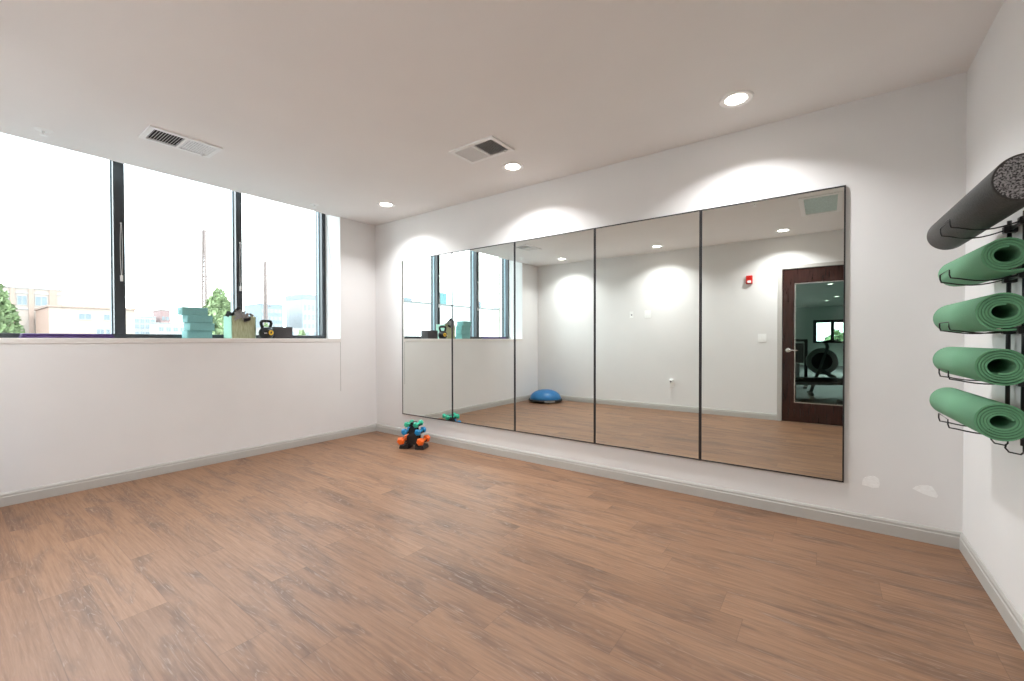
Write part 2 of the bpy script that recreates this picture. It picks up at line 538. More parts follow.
# baseboards with a stepped top
BP = [(0, 0), (0.014, 0), (0.014, 0.066), (0.0105, 0.071), (0.0105, 0.084), (0.0045, 0.096), (0, 0.098)]
struct('baseboard_left', MB().extrude_profile(BP, (0, -D, 0), (0, 0, 0), out=Vector((1, 0, 0))), M['base'])
struct('baseboard_far', MB().extrude_profile(BP, (0, 0, 0), (W, 0, 0), out=Vector((0, -1, 0))), M['base'])
struct('baseboard_right', MB().extrude_profile(BP, (W, -D, 0), (W, 0, 0), out=Vector((-1, 0, 0))), M['base'])
bb = MB().extrude_profile(BP, (0, -D, 0), (DX0-0.06, -D, 0), out=Vector((0, 1, 0)))
bb.extrude_profile(BP, (DX1+0.06, -D, 0), (W, -D, 0), out=Vector((0, 1, 0)))
struct('baseboard_back', bb, M['base'])

# ---------------------------------------------------------------- window
win = structure_empty('window_1', 'three-pane ribbon window with dark metal mullions')
GX = -0.42
struct('window_sill', MB().box(-TH+0.02, 0.004, WY0, WY1, SILL_Z-0.045, SILL_Z, 0.003), M['sill'], win)
struct('bottom_rail', MB().box(-0.50, -0.335, WY0, WY1, SILL_Z, SILL_Z+0.040, 0.003), M['alu'], win)
struct('head_rail', MB().box(-0.50, -0.335, WY0, WY1, HEAD-0.05, HEAD, 0.003), M['alu'], win)
posts = [(-0.560, WY1), (-1.545, -1.485), (-2.540, -2.462), (WY0, -3.435)]
for a, b in posts:
    o = struct('mullion', MB().box(-0.50, -0.335, a, b, SILL_Z+0.04, HEAD-0.05, 0.002), M['alu'], win)
    g = MB()
    for yy in (a, b):
        if abs(yy-WY1) < 0.01 or abs(yy-WY0) < 0.01: continue
        s_ = -1 if yy == a else 1
        g.box(GX-0.012, GX+0.018, min(yy, yy+s_*0.008), max(yy, yy+s_*0.008), SILL_Z+0.04, HEAD-0.05)
    g.build('gasket', M['gasket'], o)
edges = [-3.435, -2.540, -2.462, -1.545, -1.485, -0.560]
for a, b in ((edges[0], edges[1]), (edges[2], edges[3]), (edges[4], edges[5])):
    struct('pane', MB().box(GX-0.003, GX+0.003, a, b, SILL_Z+0.04, HEAD-0.05), M['glass'], win)

# shade chains hanging in front of two mullions
for yc, lab in ((-2.492, 'thin shade chain loop on the mullion above the purple strip'), (-1.512, 'thin shade chain loop on the mullion behind the basket')):
    t = thing('shade_chain', lab, 'shade chain', (-0.316, yc, 1.79), group='shade chains on the mullions')
    loop = []
    n = 24
    for i in range(n):
        a = 2*PI*i/n
        zz = 0.24*math.sin(a)
        loop.append((0, 0.0075*math.cos(a)*(1 if abs(zz) < 0.2 else .9), zz+0.25))
    MB().tube(loop, 0.0016, 6, closed=True).build('chain', M['whitemetal'], t)
    MB().box(-0.016, 0.006, -0.009, 0.009, -0.035, 0.020, 0.003).build('tensioner', M['white'], t)
    MB().box(-0.018, 0.004, -0.005, 0.005, 0.485, 0.50, 0.002).build('clip', M['white'], t)

# thin pale cord from the window head to the sill end
o = MB().tube([(-0.34, WY1-0.004, 2.95), (-0.24, WY1-0.004, 2.40), (-0.12, WY1-0.004, 1.80), (0.004, WY1-0.004, SILL_Z+0.004)], 0.0016, 6).build('pull_cord', M['cord'])
tag(o, 'thin pale cord running slantwise down the white window reveal', 'cord')
struct('trim_2', MB().box(0, 0.0015, -0.520, -0.516, 0.583, SILL_Z-0.047), M['crack'], label='thin caulk line running down the wall from the sill end')
# spackle patches low on the mirror wall
def blob(cx, cz, pts):
    return [(cx+a, -0.0005, cz+b) for a, b in pts]
struct('trim_3', MB().poly(blob(5.087, 0.304, [(-.044,-.020),(-.042,.006),(-.030,.030),(-.008,.044),(.020,.046),(.038,.030),(.043,.002),(.036,-.022),(.010,-.030),(-.018,-.022)]), (0, -0.0012, 0)), M['patch'], label='rounded white spackle patch nearer the mirror')
struct('trim_4', MB().poly(blob(5.335, 0.312, [(-.055,-.004),(-.040,.014),(-.022,.022),(.012,.030),(.030,.026),(.044,.004),(.056,-.022),(.050,-.036),(.026,-.034),(-.006,-.026),(-.030,-.016)]), (0, -0.0012, 0)), M['patch'], label='ragged white spackle patch nearer the corner')

# ---------------------------------------------------------------- mirrors
MX = [0.561, 1.435, 2.313, 3.194, 4.076, 4.952]
MZ0, MZ1 = 0.285, 2.207
mlab = ['frameless-looking mirror panel with black edge nearest the window corner', 'mirror panel between the corner panel and the middle panel',
        'middle mirror panel of the five, showing the blue dome', 'mirror panel showing two switch plates on the back wall',
        'mirror panel nearest the mat rack, showing the dark door']
mlab[0] = 'black-edged mirror panel nearest the window corner'
for i in range(5):
    x0, x1 = MX[i]+0.0012, MX[i+1]-0.0012
    t = thing('wall_mirror', mlab[i], 'mirror', ((x0+x1)/2, 0, MZ0), group='mirror panels hung edge to edge')
    hw = (x1-x0)/2; hh = MZ1-MZ0
    fw = 0.0085
    fr = MB()
    fr.box(-hw, hw, -0.022, 0, 0, fw); fr.box(-hw, hw, -0.022, 0, hh-fw, hh)
    fr.box(-hw, -hw+fw, -0.022, 0, fw, hh-fw); fr.box(hw-fw, hw, -0.022, 0, fw, hh-fw)
    fr.build('frame', M['black'], t)
    MB().box(-hw+fw, hw-fw, -0.019, -0.004, fw, hh-fw).build('mirror_glass', M['mirror'], t)

# ---------------------------------------------------------------- ceiling fittings
def downlight(x, y, label, power=SPOT, z=H, grp='recessed ceiling lights'):
    t = thing('ceiling_light', label, 'ceiling light', (x, y, z), group=grp)
    MB().lathe([(0.064, 0.0), (0.064, -0.002), (0.092, -0.008), (0.099, -0.005), (0.100, 0.0)], 40).build('trim_ring', M['whitemetal'], t, 'auto')
    MB().lathe([(0, -0.0018), (0.058, -0.0018), (0.0635, -0.0015), (0.0635, 0.0), (0, 0.0)], 40, cap=False).build('lens', M['lamp'], t, 'auto')
    l = bpy.data.lights.new('lamp_light', 'AREA')
    l.shape = 'DISK'; l.size = 0.12; l.spread = math.radians(128)
    l.energy = power
    l.color = (0.98, 0.985, 1.0)
    lo = bpy.data.objects.new('lamp_light', l); COL.objects.link(lo)
    lo.location = (0, 0, -0.012); lo.parent = t
    return t
downlight(4.385, -0.475, 'round lit ceiling light over the right end of the mirrors')
downlight(2.621, -0.470, 'round lit ceiling light beside the square vent')
downlight(0.858, -0.478, 'round lit ceiling light near the window corner')
downlight(0.83, -3.575, 'round lit ceiling light seen in the mirror above the blue dome')
downlight(2.616, -3.555, 'round lit ceiling light seen in the mirror above the two switch plates')
downlight(4.36, -3.59, 'round lit ceiling light seen in the mirror left of the door')

def register(x0, x1, y0, y1, along, label, flip=1):
    """two-way register; 'along' = axis on which the two halves follow each other"""
    cx, cy = (x0+x1)/2, (y0+y1)/2
    t = thing('ceiling_vent', label, 'vent', (cx, cy, H), group='two-way ceiling registers')
    L = (x1-x0) if along == 'x' else (y1-y0)
    S = (y1-y0) if along == 'x' else (x1-x0)
    mt_ = Matrix.Identity(4) if along == 'x' else RZ(PI/2)
    hl, hs, bw, z = L/2, S/2, 0.032, -0.012
    fr = MB()
    fr.box(-hl, hl, -hs, -hs+bw, z, 0, 0, mt_); fr.box(-hl, hl, hs-bw, hs, z, 0, 0, mt_)
    fr.box(-hl, -hl+bw, -hs+bw, hs-bw, z, 0, 0, mt_); fr.box(hl-bw, hl, -hs+bw, hs-bw, z, 0, 0, mt_)
    fr.box(-0.008, 0.008, -hs+bw, hs-bw, z, 0, 0, mt_)
    fr.build('frame', M['whitemetal'], t)
    MB().box(-hl+bw, hl-bw, -hs+bw, hs-bw, -0.0012, 0, 0, mt_).build('duct_shade', M['duct_shade'], t)  # flat dark backing plate, shade of the duct depth put into its colour
    n = 11
    for side in (-1, 1):
        half = hl-bw-0.008
        pitch = half/n
        sl = MB()
        for k in range(n):
            c = side*(0.008+pitch*(k+0.5))
            sl.box(-0.0062, 0.0062, -hs+bw, hs-bw, -0.0006, 0.0006, 0, mt_ @ T(c, 0, -0.0062) @ RY(-side*flip*0.85))
        sl.build('louvers', M['whitemetal'], t)
    MB().box(-0.002, 0.002, -0.012, 0.012, -0.03, -0.012, 0, mt_ @ T((hl-bw-0.03), (hs-bw-0.02), 0)).build('damper_lever', M['whitemetal'], t)
    return t
register(0.715, 1.0, -2.592, -2.14, 'y', 'long white ceiling register near the window', -1)
register(2.393, 2.842, -1.032, -0.745, 'x', 'white ceiling register beside a ceiling light, in front of the mirrors', -1)

t = thing('return_grille', 'large square ceiling grille reflected above the door', 'vent', (4.795, -2.45, H))
fr = MB()
gx0, gx1, gy0, gy1, bw = -0.195, 0.195, -0.44, 0.37, 0.045
fr.box(gx0, gx1, gy0, gy0+bw, -0.014, 0); fr.box(gx0, gx1, gy1-bw, gy1, -0.014, 0)
fr.box(gx0, gx0+bw, gy0+bw, gy1-bw, -0.014, 0); fr.box(gx1-bw, gx1, gy0+bw, gy1-bw, -0.014, 0)
fr.build('frame', M['whitemetal'], t)
g = MB().box(gx0+bw, gx1-bw, gy0+bw, gy1-bw, -0.003, 0)
for k in range(1, 20):
    yy = gy0+bw+(gy1-gy0-2*bw)*k/20
    g.box(gx0+bw, gx1-bw, yy-0.0012, yy+0.0012, -0.010, -0.003)
g.build('grille_core', M['filt'], t)

def sprinkler(x, y, label):
    t = thing('sprinkler_head', label, 'sprinkler', (x, y, H), group='ceiling sprinklers')
    t.scale = (1.25, 1.25, 1.25)
    MB().lathe([(0.012, -0.006), (0.034, -0.004), (0.040, 0)], 24).build('escutcheon', M['white'], t, 'auto')
    d = MB()
    d.lathe([(0.006, -0.020), (0.006, -0.004)], 10)
    for s_ in (-1, 1): d.tube([(s_*0.010, 0, -0.004), (s_*0.013, 0, -0.018), (s_*0.003, 0, -0.030)], 0.002, 6)
    d.lathe([(0.0, -0.032), (0.016, -0.032), (0.016, -0.030), (0.0, -0.030)], 12, cap=False)
    d.build('deflector', M['white'], t)
sprinkler(0.283, -3.027, 'white ceiling sprinkler above the leftmost window pane')
sprinkler(0.215, -0.958, 'white ceiling sprinkler at the right end of the window')
sprinkler(4.20, -1.99, 'white ceiling sprinkler reflected in the mirror nearest the mat rack')

# ---------------------------------------------------------------- door in the back wall
dr = structure_empty('door_1', 'dark mahogany door with a full glass light, seen in the mirror')
cs = MB()
cs.box(DX0-0.058, DX0, -D-0.14, -D+0.012, 0, DZ+0.050, 0.002)
cs.box(DX1, DX1+0.058, -D-0.14, -D+0.012, 0, DZ+0.050, 0.002)
cs.box(DX0, DX1, -D-0.14, -D+0.012, DZ, DZ+0.050, 0.002)
cs.build('door_frame', M['frame_paint'], dr)
y0, y1 = -D-0.055, -D-0.010
LX0, LX1, LZ0, LZ1 = DX0+0.003, DX1-0.003, 0.008, DZ-0.003
AX0, AX1, AZ0, AZ1 = 4.476, 5.096, 0.285, 2.035
lf = MB()
lf.box(LX0, AX0, y0, y1, LZ0, LZ1, 0.001); lf.box(AX1, LX1, y0, y1, LZ0, LZ1, 0.001)
lf.box(AX0, AX1, y0, y1, LZ0, AZ0, 0.0005); lf.box(AX0, AX1, y0, y1, AZ1, LZ1, 0.0005)
leaf = lf.build('door_leaf', M['maho'], dr)
bd = MB()
b_ = 0.012
for q in ((AX0, AX1, AZ0, AZ0+b_), (AX0, AX1, AZ1-b_, AZ1), (AX0, AX0+b_, AZ0+b_, AZ1-b_), (AX1-b_, AX1, AZ0+b_, AZ1-b_)):
    bd.box(q[0], q[1], y1-0.012, y1+0.002, q[2], q[3])
bd.build('glazing_bead', M['chrome'], leaf)
MB().box(AX0, AX1, -D-0.036, -D-0.029, AZ0, AZ1).build('door_glass', M['dglass'], dr)
hd = MB()
kx, kz = 4.400, 1.055
hd.lathe([(0.034, 0), (0.034, 0.006), (0.028, 0.012), (0.012, 0.014), (0.012, 0.05), (0, 0.05)], 24, T(kx, y1, kz) @ RX(-PI/2))
hd.tube([(kx, y1+0.045, kz), (kx+0.03, y1+0.05, kz), (kx+0.075, y1+0.048, kz-0.002), (kx+0.12, y1+0.044, kz-0.004)], [0.011, 0.010, 0.009, 0.008], 10)
hd.build('door_handle', M['chrome'], dr, 'auto')
hg = MB()
for zz in (0.25, 1.12, 2.0): hg.lathe([(0.007, zz-0.05), (0.007, zz+0.05)], 10, T(LX1+0.002, y1+0.006, 0))
hg.build('hinge', M['chrome'], dr)

# ---------------------------------------------------------------- devices on the back wall
t = thing('fire_alarm', 'red fire alarm strobe on the back wall left of the door', 'fire alarm', (3.893, -D, 2.135))
MB().box(-0.044, 0.044, 0, 0.040, -0.064, 0.064, 0.006).build('housing', M['red'], t)
MB().box(-0.022, 0.026, 0.040, 0.055, -0.052, -0.016, 0.006).build('strobe_lens', M['white'], t)
MB().lathe([(0, 0), (0.022, 0), (0.020, 0.004), (0, 0.004)], 20, T(0, 0.040, 0.034) @ RX(-PI/2), cap=False).build('horn', M['red'], t)

def plate(x, z, w, h, label, name, cat, parts, group=None):
    t = thing(name, label, cat, (x, -D, z), group=group)
    MB().box(-w/2, w/2, 0, 0.006, -h/2, h/2, 0.002).build('cover_plate', M['white'], t)
    parts(t)
    return t
def rocker(t):
    MB().box(-0.016, 0.016, 0.006, 0.010, -0.032, 0.032, 0.0015, RX(0.03)).build('rocker', M['white'], t)
def tworock(t):
    for s_ in (-1, 1):
        MB().box(s_*0.024-0.016, s_*0.024+0.016, 0.006, 0.010, -0.032, 0.032, 0.0015).build('rocker', M['white'], t)
def jack(t):
    MB().lathe([(0, 0.006), (0.014, 0.006), (0.012, 0.009), (0.004, 0.009), (0.004, 0.016), (0, 0.016)], 16, RX(-PI/2) @ T(0, 0, 0), cap=False).build('jack', M['gymmetal'], t)
def outlet(t):
    for zz in (-0.02, 0.02):
        MB().box(-0.015, 0.015, 0.006, 0.009, zz-0.014, zz+0.014, 0.002).build('socket', M['white'], t)
plate(4.067, 1.237, 0.115, 0.125, 'white light switch plate beside the door frame', 'light_switch', 'switch', tworock)
plate(2.020, 1.662, 0.075, 0.120, 'narrower white cable plate high on the back wall', 'cable_plate', 'wall plate', jack)
plate(2.315, 1.665, 0.118, 0.135, 'wider white switch plate high on the back wall', 'switch_plate', 'wall plate', tworock)
plate(2.730, 0.470, 0.080, 0.125, 'white power outlet low on the back wall', 'power_outlet', 'outlet', outlet)
t = thing('air_freshener', 'white plug-in air freshener on the low outlet', 'air freshener', (2.730, -D+0.0125, 0.500))
MB().box(-0.027, 0.027, 0.0, 0.055, -0.035, 0.038, 0.012, seg=3).build('body', M['white'], t, 'auto')
MB().lathe([(0, 0), (0.016, 0), (0.014, 0.006), (0, 0.006)], 16, T(0, 0.054, 0.0) @ RX(-PI/2), cap=False).build('vent_button', M['dark_foam'], t)
MB().lathe([(0.010, 0), (0.010, 0.016), (0, 0.018)], 14, T(0, 0.028, 0.036)).build('cap', M['white'], t)

# ---------------------------------------------------------------- mat rack on the right wall
RYS = (-0.83, -1.01)
TZ = [1.690, 1.482, 1.266, 1.062, 0.860]
t = thing('mat_rack', 'black wire wall rack with five cradles beside the corner', 'rack', (W, -0.92, 0.76))
RP = (W, -0.92, 0.76)
def rel(p): return (p[0]-RP[0], p[1]-RP[1], p[2]-RP[2])
for yy in RYS:
    MB().tube([rel(q) for q in ((W-0.022, yy, 1.71), (W-0.022, yy, 0.800))], 0.0075, 8).build('upright', M['black'], t, True)
for yy in RYS:
    MB().tube([rel(q) for q in ((W-0.020, yy, 0.802), (W-0.020, yy, 0.774), (W-0.027, yy, 0.765), (W-0.058, yy, 0.770), (W-0.068, yy, 0.785), (W-0.066, yy, 0.800))], 0.0032, 6).build('foot_hook', M['black'], t, True)
for z in TZ:
    X0, X1 = W-0.030, 5.268
    ya, yb = RYS
    def arm(y):
        n = 9
        return [(X0+(X1-X0)*k/(n-1), y, z-0.016-(0.022 if z > 1.6 else 0.018 if z > 1.4 else 0.013)*math.sin(PI*min(1, k/(n-1)*1.05))+0.002*k/(n-1)) for k in range(n)]
    pts = arm(ya)+[(X1-0.004, ya, z), (X1-0.004, ya, z+0.020)]+[(X1-0.004, yb, z+0.020), (X1-0.004, yb, z)]+arm(yb)[::-1]
    cr_ = MB().tube([rel(q) for q in pts], 0.0030, 6).build('cradle', M['black'], t, True)
    c = MB()
    for y in RYS:
        c.box(*[v for v in (W-0.040-RP[0], W-RP[0], y-0.017-RP[1], y+0.017-RP[1], z-0.032-RP[2], z-0.002-RP[2])], 0.004)
    c.box(W-0.026-RP[0], W-0.016-RP[0], min(RYS)-RP[1], max(RYS)-RP[1], z-0.022-RP[2], z-0.012-RP[2])
    c.build('clamp', M['black'], t)

def rolled_mat(name, label, zc, ymid, length, turns, r0, tilt=0.0, flap=None, xc=5.372, start=0.0, thick=0.0064, oval=0.80, yawz=0.02):
    """a foam mat rolled up: a spiral strip extruded along y"""
    t = thing(name, label, 'yoga mat', (xc, ymid, zc), group='green yoga mats on the rack')
    t.rotation_euler = (tilt, 0, yawz)
    n = int(turns*40)
    cl = []
    pitch = 0.0086
    for k in range(n+1):
        a = start+2*PI*turns*k/n
        r = r0+pitch*turns*k/n
        ov = oval+(0.97-oval)*k/n
        cl.append((r*math.cos(a), r*math.sin(a)*ov, a))
    if flap:
        x_, z_, a = cl[-1]
        dx, dz = -math.sin(a), math.cos(a)*0.97
        l = math.hypot(dx, dz)
        for k in range(1, 9):
            cl.append((x_+dx/l*flap*k/8, z_+dz/l*flap*k/8+0.25*flap*(k/8)**2*0.3, a))
    P = []
    for i in range(len(cl)):
        a_, b_ = cl[max(i-1, 0)], cl[min(i+1, len(cl)-1)]
        d = Vector((b_[0]-a_[0], b_[1]-a_[1])).normalized()
        nn = Vector((-d.y, d.x))*thick/2
        c = Vector(cl[i][:2])
        P.append((c-nn, c+nn))
    mb = MB(); bm = mb.bm
    hl = length/2
    rows = []
    for a, b in P:
        rows.append([bm.verts.new((a.x, -hl, a.y)), bm.verts.new((b.x, -hl, b.y)), bm.verts.new((b.x, hl, b.y)), bm.verts.new((a.x, hl, a.y))])
    ends = []
    for p, q in zip(rows, rows[1:]):
        bm.faces.new((p[1], p[2], q[2], q[1])); bm.faces.new((p[3], p[0], q[0], q[3]))
        ends.append(bm.faces.new((p[0], p[1], q[1], q[0]))); ends.append(bm.faces.new((p[2], p[3], q[3], q[2])))
    bm.faces.new(rows[0]); bm.faces.new(rows[-1][::-1])
    for f in ends: f.material_index = 1
    o = mb.build('rolled_sheet', [M['green'], M['green_edge']], t)
    for p in o.data.polygons: p.use_smooth = (p.material_index == 0)
    return t

YM = -0.855
rolled_mat('yoga_mat', 'green rolled yoga mat directly under the black foam roller, its end flap loose', 1.531, -0.86, 0.67, 3.53, 0.033, 0.02, 0.075, xc=5.374, start=1.4, oval=0.86)
rolled_mat('yoga_mat', 'green rolled yoga mat in the third cradle from the top', 1.318, YM, 0.69, 4.53, 0.033, 0.005, 0.030, xc=5.368, start=1.4)
rolled_mat('yoga_mat', 'green rolled yoga mat in the second cradle from the bottom', 1.113, YM, 0.69, 4.35, 0.035, -0.003, None, xc=5.366, start=4.4)
rolled_mat('yoga_mat', 'green rolled yoga mat in the lowest cradle', 0.910, YM, 0.69, 4.9, 0.030, -0.006, None, xc=5.361, start=0.2, yawz=0.034)

t = thing('foam_roller', 'long black foam roller with speckled ends on the top cradle', 'foam roller', (5.350, -0.985, 1.733), group=None)
RR, RL = 0.077, 0.457
t.rotation_euler = (0, 0, 0.03)
mr = RX(PI/2)
MB().lathe([(RR-0.008, -RL), (RR-0.002, -RL), (RR, -RL+0.004), (RR, RL-0.004), (RR-0.002, RL), (RR-0.008, RL)], 56, mr).build('skin', M['roller'], t, 'auto')
for s_ in (-1, 1):
    MB().lathe([(0, s_*(RL+0.001)), (RR-0.007, s_*(RL+0.001)), (RR-0.007, s_*(RL-0.002)), (0, s_*(RL-0.002))], 48, mr, cap=False).build('end_face', M['roller_end'], t)

# ---------------------------------------------------------------- things on the sill
Z0 = SILL_Z+0.0005
BL = [(-2.052, -1.852, 0.0, -0.115, 'bottom'), (-2.034, -1.838, 0.05, -0.105, 'second from the bottom'), (-2.052, -1.850, 0.03, -0.112, 'third from the bottom'), (-2.092, -1.880, -0.02, -0.118, 'top')]
for k, (ya, yb, rz, xf, lab) in enumerate(BL):
    h = 0.076
    o = MB().box(-0.075, 0.075, -0.106, 0.106, 0, h-0.0005, 0.005, seg=3).build('yoga_block', M['teal'], None, 'auto', (xf-0.085, (ya+yb)/2, Z0+k*h), rz)
    tag(o, {'bottom': 'teal foam yoga block at the bottom of the sill stack', 'top': 'teal foam yoga block on top of the sill stack'}.get(lab, 'teal foam yoga block %s of the sill stack' % lab), 'yoga block', 'stack of teal yoga blocks')

t = thing('storage_basket', 'open olive woven basket with mint sides on the sill', 'basket', (-0.222, -1.558, Z0))
bw_, bd_, bh_ = 0.238, 0.20, 0.235
MB().box(-bd_/2+0.006, bd_/2-0.006, -bw_/2+0.006, bw_/2-0.006, 0, 0.006).build('basket_bottom', M['mint'], t)
for s_ in (-1, 1):
    MB().box(-bd_/2, bd_/2, min(s_*bw_/2, s_*(bw_/2-0.006)), max(s_*bw_/2, s_*(bw_/2-0.006)), 0, bh_, 0.001).build('side_panel', M['mint'], t)
    MB().box(min(s_*bd_/2, s_*(bd_/2-0.006)), max(s_*bd_/2, s_*(bd_/2-0.006)), -bw_/2+0.0065, bw_/2-0.0065, 0, bh_, 0.001).build('woven_panel', M['basket'], t)
# straps inside / over the rim (front rim at x = -0.122)
o = MB().ribbon([(-0.200, -1.690, 1.500), (-0.170, -1.668, 1.478), (-0.145, -1.655, 1.492), (-0.135, -1.635, 1.515), (-0.140, -1.600, 1.545), (-0.160, -1.580, 1.545), (-0.19, -1.57, 1.50), (-0.21, -1.56, 1.40)], (0.050, 0.0, 0.042), 0.016).build('yoga_strap', M['strap_black'], None)
tag(o, 'black strap bunched over the left rim of the basket', 'strap')
g = MB()
for dy, dz_, w_, ph_ in ((-0.012, 0.0, 0.034, 0.0), (0.026, -0.012, 0.030, 1.3), (0.058, -0.030, 0.026, 2.4), (-0.040, -0.012, 0.026, 4.0)):
    pth = [(-0.20, 1.38), (-0.175, 1.46), (-0.150, 1.515), (-0.128, 1.532), (-0.110, 1.515), (-0.104, 1.490), (-0.106, 1.465), (-0.112, 1.446)]
    g.ribbon([(px_, -1.592+dy+0.010*math.sin(2.1*k+ph_), pz_+(dz_ if k > 0 else 0)+0.005*math.cos(2.6*k+ph_)) for k, (px_, pz_) in enumerate(pth)], (0.012, w_, 0.024), 0.010)
o = g.build('resistance_band', M['strap_grey'], None)
tag(o, 'grey fabric resistance band hanging over the front rim of the basket', 'exercise band')
o = MB().ribbon([(-0.21, -1.530, 1.40), (-0.17, -1.520, 1.485), (-0.13, -1.500, 1.500), (-0.135, -1.475, 1.488), (-0.17, -1.46, 1.45)], (0.045, 0.01, 0.0), 0.008).build('resistance_band', M['strap_grey'], None)
tag(o, 'crumpled grey band at the right rim of the basket', 'exercise band')
o = MB().ribbon([(-0.114, -1.560, 1.428), (-0.099, -1.545, 1.430), (-0.097, -1.518, 1.440), (-0.112, -1.500, 1.446)], (0.0, 0.0, 0.032), 0.009).build('band_handle', M['strap_black'], None)
tag(o, 'small black handle resting against the front of the basket', 'handle')

# kettlebell
t = thing('kettlebell', 'black cast iron kettlebell with yellow badge on the sill', 'kettlebell', (-0.083, -1.352, Z0), rotz=0.16)
kb = MB()
kb.lathe([(0, 0), (0.045, 0), (0.056, 0.006), (0.068, 0.030), (0.074, 0.062), (0.070, 0.088), (0.056, 0.110), (0.036, 0.122), (0, 0.126)], 40, cap=False)
kb.build('bell', M['iron'], t, True)
hp = [(0, -0.036, 0.100), (0, -0.044, 0.122), (0, -0.054, 0.150), (0, -0.057, 0.172), (0, -0.048, 0.187), (0, -0.028, 0.192), (0, 0, 0.193), (0, 0.028, 0.192), (0, 0.048, 0.187), (0, 0.057, 0.172), (0, 0.054, 0.150), (0, 0.044, 0.122), (0, 0.036, 0.100)]
MB().tube(hp, 0.0165, 14).build('handle', M['iron'], t, True)
mr = RZ(0.10) @ T(0.0725, 0, 0.062) @ RY(PI/2)
bdg = MB().lathe([(0.009, 0), (0.009, 0.004), (0.027, 0.004), (0.029, 0)], 30, mr)
bdg.build('badge', M['yellow'], t, 'auto')
dg = MB(); dg.box(-0.014, 0.014, -0.0035, 0.0035, 0.004, 0.0052, 0, mr); dg.box(-0.0035, 0.0035, -0.014, 0.014, 0.004, 0.0052, 0, mr @ RZ(0.5))
dg.build('badge_mark', M['iron'], t)
pm = MB()
ml = RZ(-0.62) @ T(0.0730, 0, 0.056) @ RY(PI/2)
for k in range(3): pm.box(-0.006, 0.006, -0.014+0.010*k, -0.008+0.010*k, 0.0, 0.0016, 0, ml)
pm.build('weight_mark', M['lettering'], t)

# charcoal block
o = MB().box(-0.080, 0.080, -0.104, 0.104, 0, 0.130, 0.006, seg=3).build('foam_block', M['dark_foam'], None, 'auto', (-0.178, -1.160, Z0))
tag(o, 'large charcoal foam block beside the kettlebell on the sill', 'exercise block')
# purple folded strip
pr_ = MB().box(-0.09, 0.09, -0.268, 0.268, 0, 0.018, 0.005)
pr_.box(-0.085, 0.085, -0.262, 0.262, 0.0185, 0.036, 0.006)
o = pr_.build('folded_mat', M['purple'], None, 'auto', (-0.235, -2.845, Z0))
tag(o, 'folded purple exercise mat lying flat on the sill', 'exercise mat')

# ---------------------------------------------------------------- dumbbell stand and dumbbells
SC = Vector((1.118, -0.312)); SA = math.radians(25)
t = thing('dumbbell_stand', 'black plastic dumbbell tree standing on the floor by the mirrors', 'dumbbell stand', (SC.x, SC.y, 0), SA)
tiers = [(0.092, 0.115, 0.175, 0.046, 'orange', 'orange'), (0.192, 0.080, 0.150, 0.039, 'blue', 'blue'), (0.272, 0.054, 0.135, 0.034, 'aqua', 'aqua green')]
ft = MB()
for s_ in (-1, 1):
    ft.poly([(s_*0.040, -0.070, 0), (s_*0.145, -0.070, 0), (s_*0.145, -0.070, 0.020), (s_*0.135, -0.070, 0.040), (s_*0.09, -0.070, 0.040), (s_*0.040, -0.070, 0.06)], (0, 0.14, 0))
ft.build('foot', M['black_plastic'], t)
for s2 in (-1, 1):
    pn = MB()
    ys = s2*0.030-0.010
    prof = [(-0.115, 0), (-0.080, 0.0), (-0.055, 0.045), (0.055, 0.045), (0.080, 0.0), (0.115, 0), (0.112, 0.045), (0.070, 0.060), (0.066, 0.140), (0.046, 0.158), (0.042, 0.225), (0.028, 0.240), (0.022, 0.292), (-0.022, 0.292), (-0.028, 0.240), (-0.042, 0.225), (-0.046, 0.158), (-0.066, 0.140), (-0.070, 0.060), (-0.112, 0.045)]
    pn.poly([(a, ys, b) for a, b in prof], (0, 0.020, 0))
    pn.build('side_frame', M['black_plastic'], t)
br_ = MB()
br_.box(-0.022, 0.022, -0.030, 0.030, 0.06, 0.288, 0.004)
for z, sx, L_, r, _, _2 in tiers:
    for s_ in (-1, 1):
        # open hook under each handle
        px = s_*sx
        for yy in (-0.030, 0.030):
            br_.tube([(s_*0.03, yy, z-0.006), (s_*(sx-0.012), yy, z-0.026), (px, yy, z-0.024), (px+s_*0.020, yy, z-0.016), (px+s_*0.022, yy, z)], 0.007, 8)
br_.build('cradle_arms', M['black_plastic'], t, 'auto')
def dumbbell(px, z, L_, r, mtl, label, tiltrz):
    rot = RZ(SA)
    p = rot @ Vector((px, 0, 0))
    t = thing('dumbbell', label, 'dumbbell', (SC.x+p.x, SC.y+p.y, z), SA, 'vinyl dumbbells on the stand')
    for s_ in (-1, 1):
        h = r*0.62
        MB().lathe([(0, -h), (r*0.62, -h), (r*0.93, -h*0.55), (r, 0), (r*0.93, h*0.55), (r*0.62, h), (0, h)], 6, T(0, s_*L_/2, 0) @ RX(PI/2) @ RZ(0.2), cap=False).build('head', M[mtl], t)
    MB().lathe([(0.0125, -L_/2+r*0.5), (0.015, 0), (0.0125, L_/2-r*0.5)], 14, RX(PI/2)).build('grip', M[mtl], t, True)
for z, sx, L_, r, mtl, cn in tiers:
    pos = {'orange': 'on the bottom tier', 'blue': 'on the middle tier', 'aqua': 'on the top tier'}[mtl]
    for s_ in (-1, 1):
        dumbbell(s_*sx, z, L_, r, mtl, '%s vinyl dumbbell %s, %s side of the stand' % (cn, pos, 'window' if s_ < 0 else 'mirror'), 0)

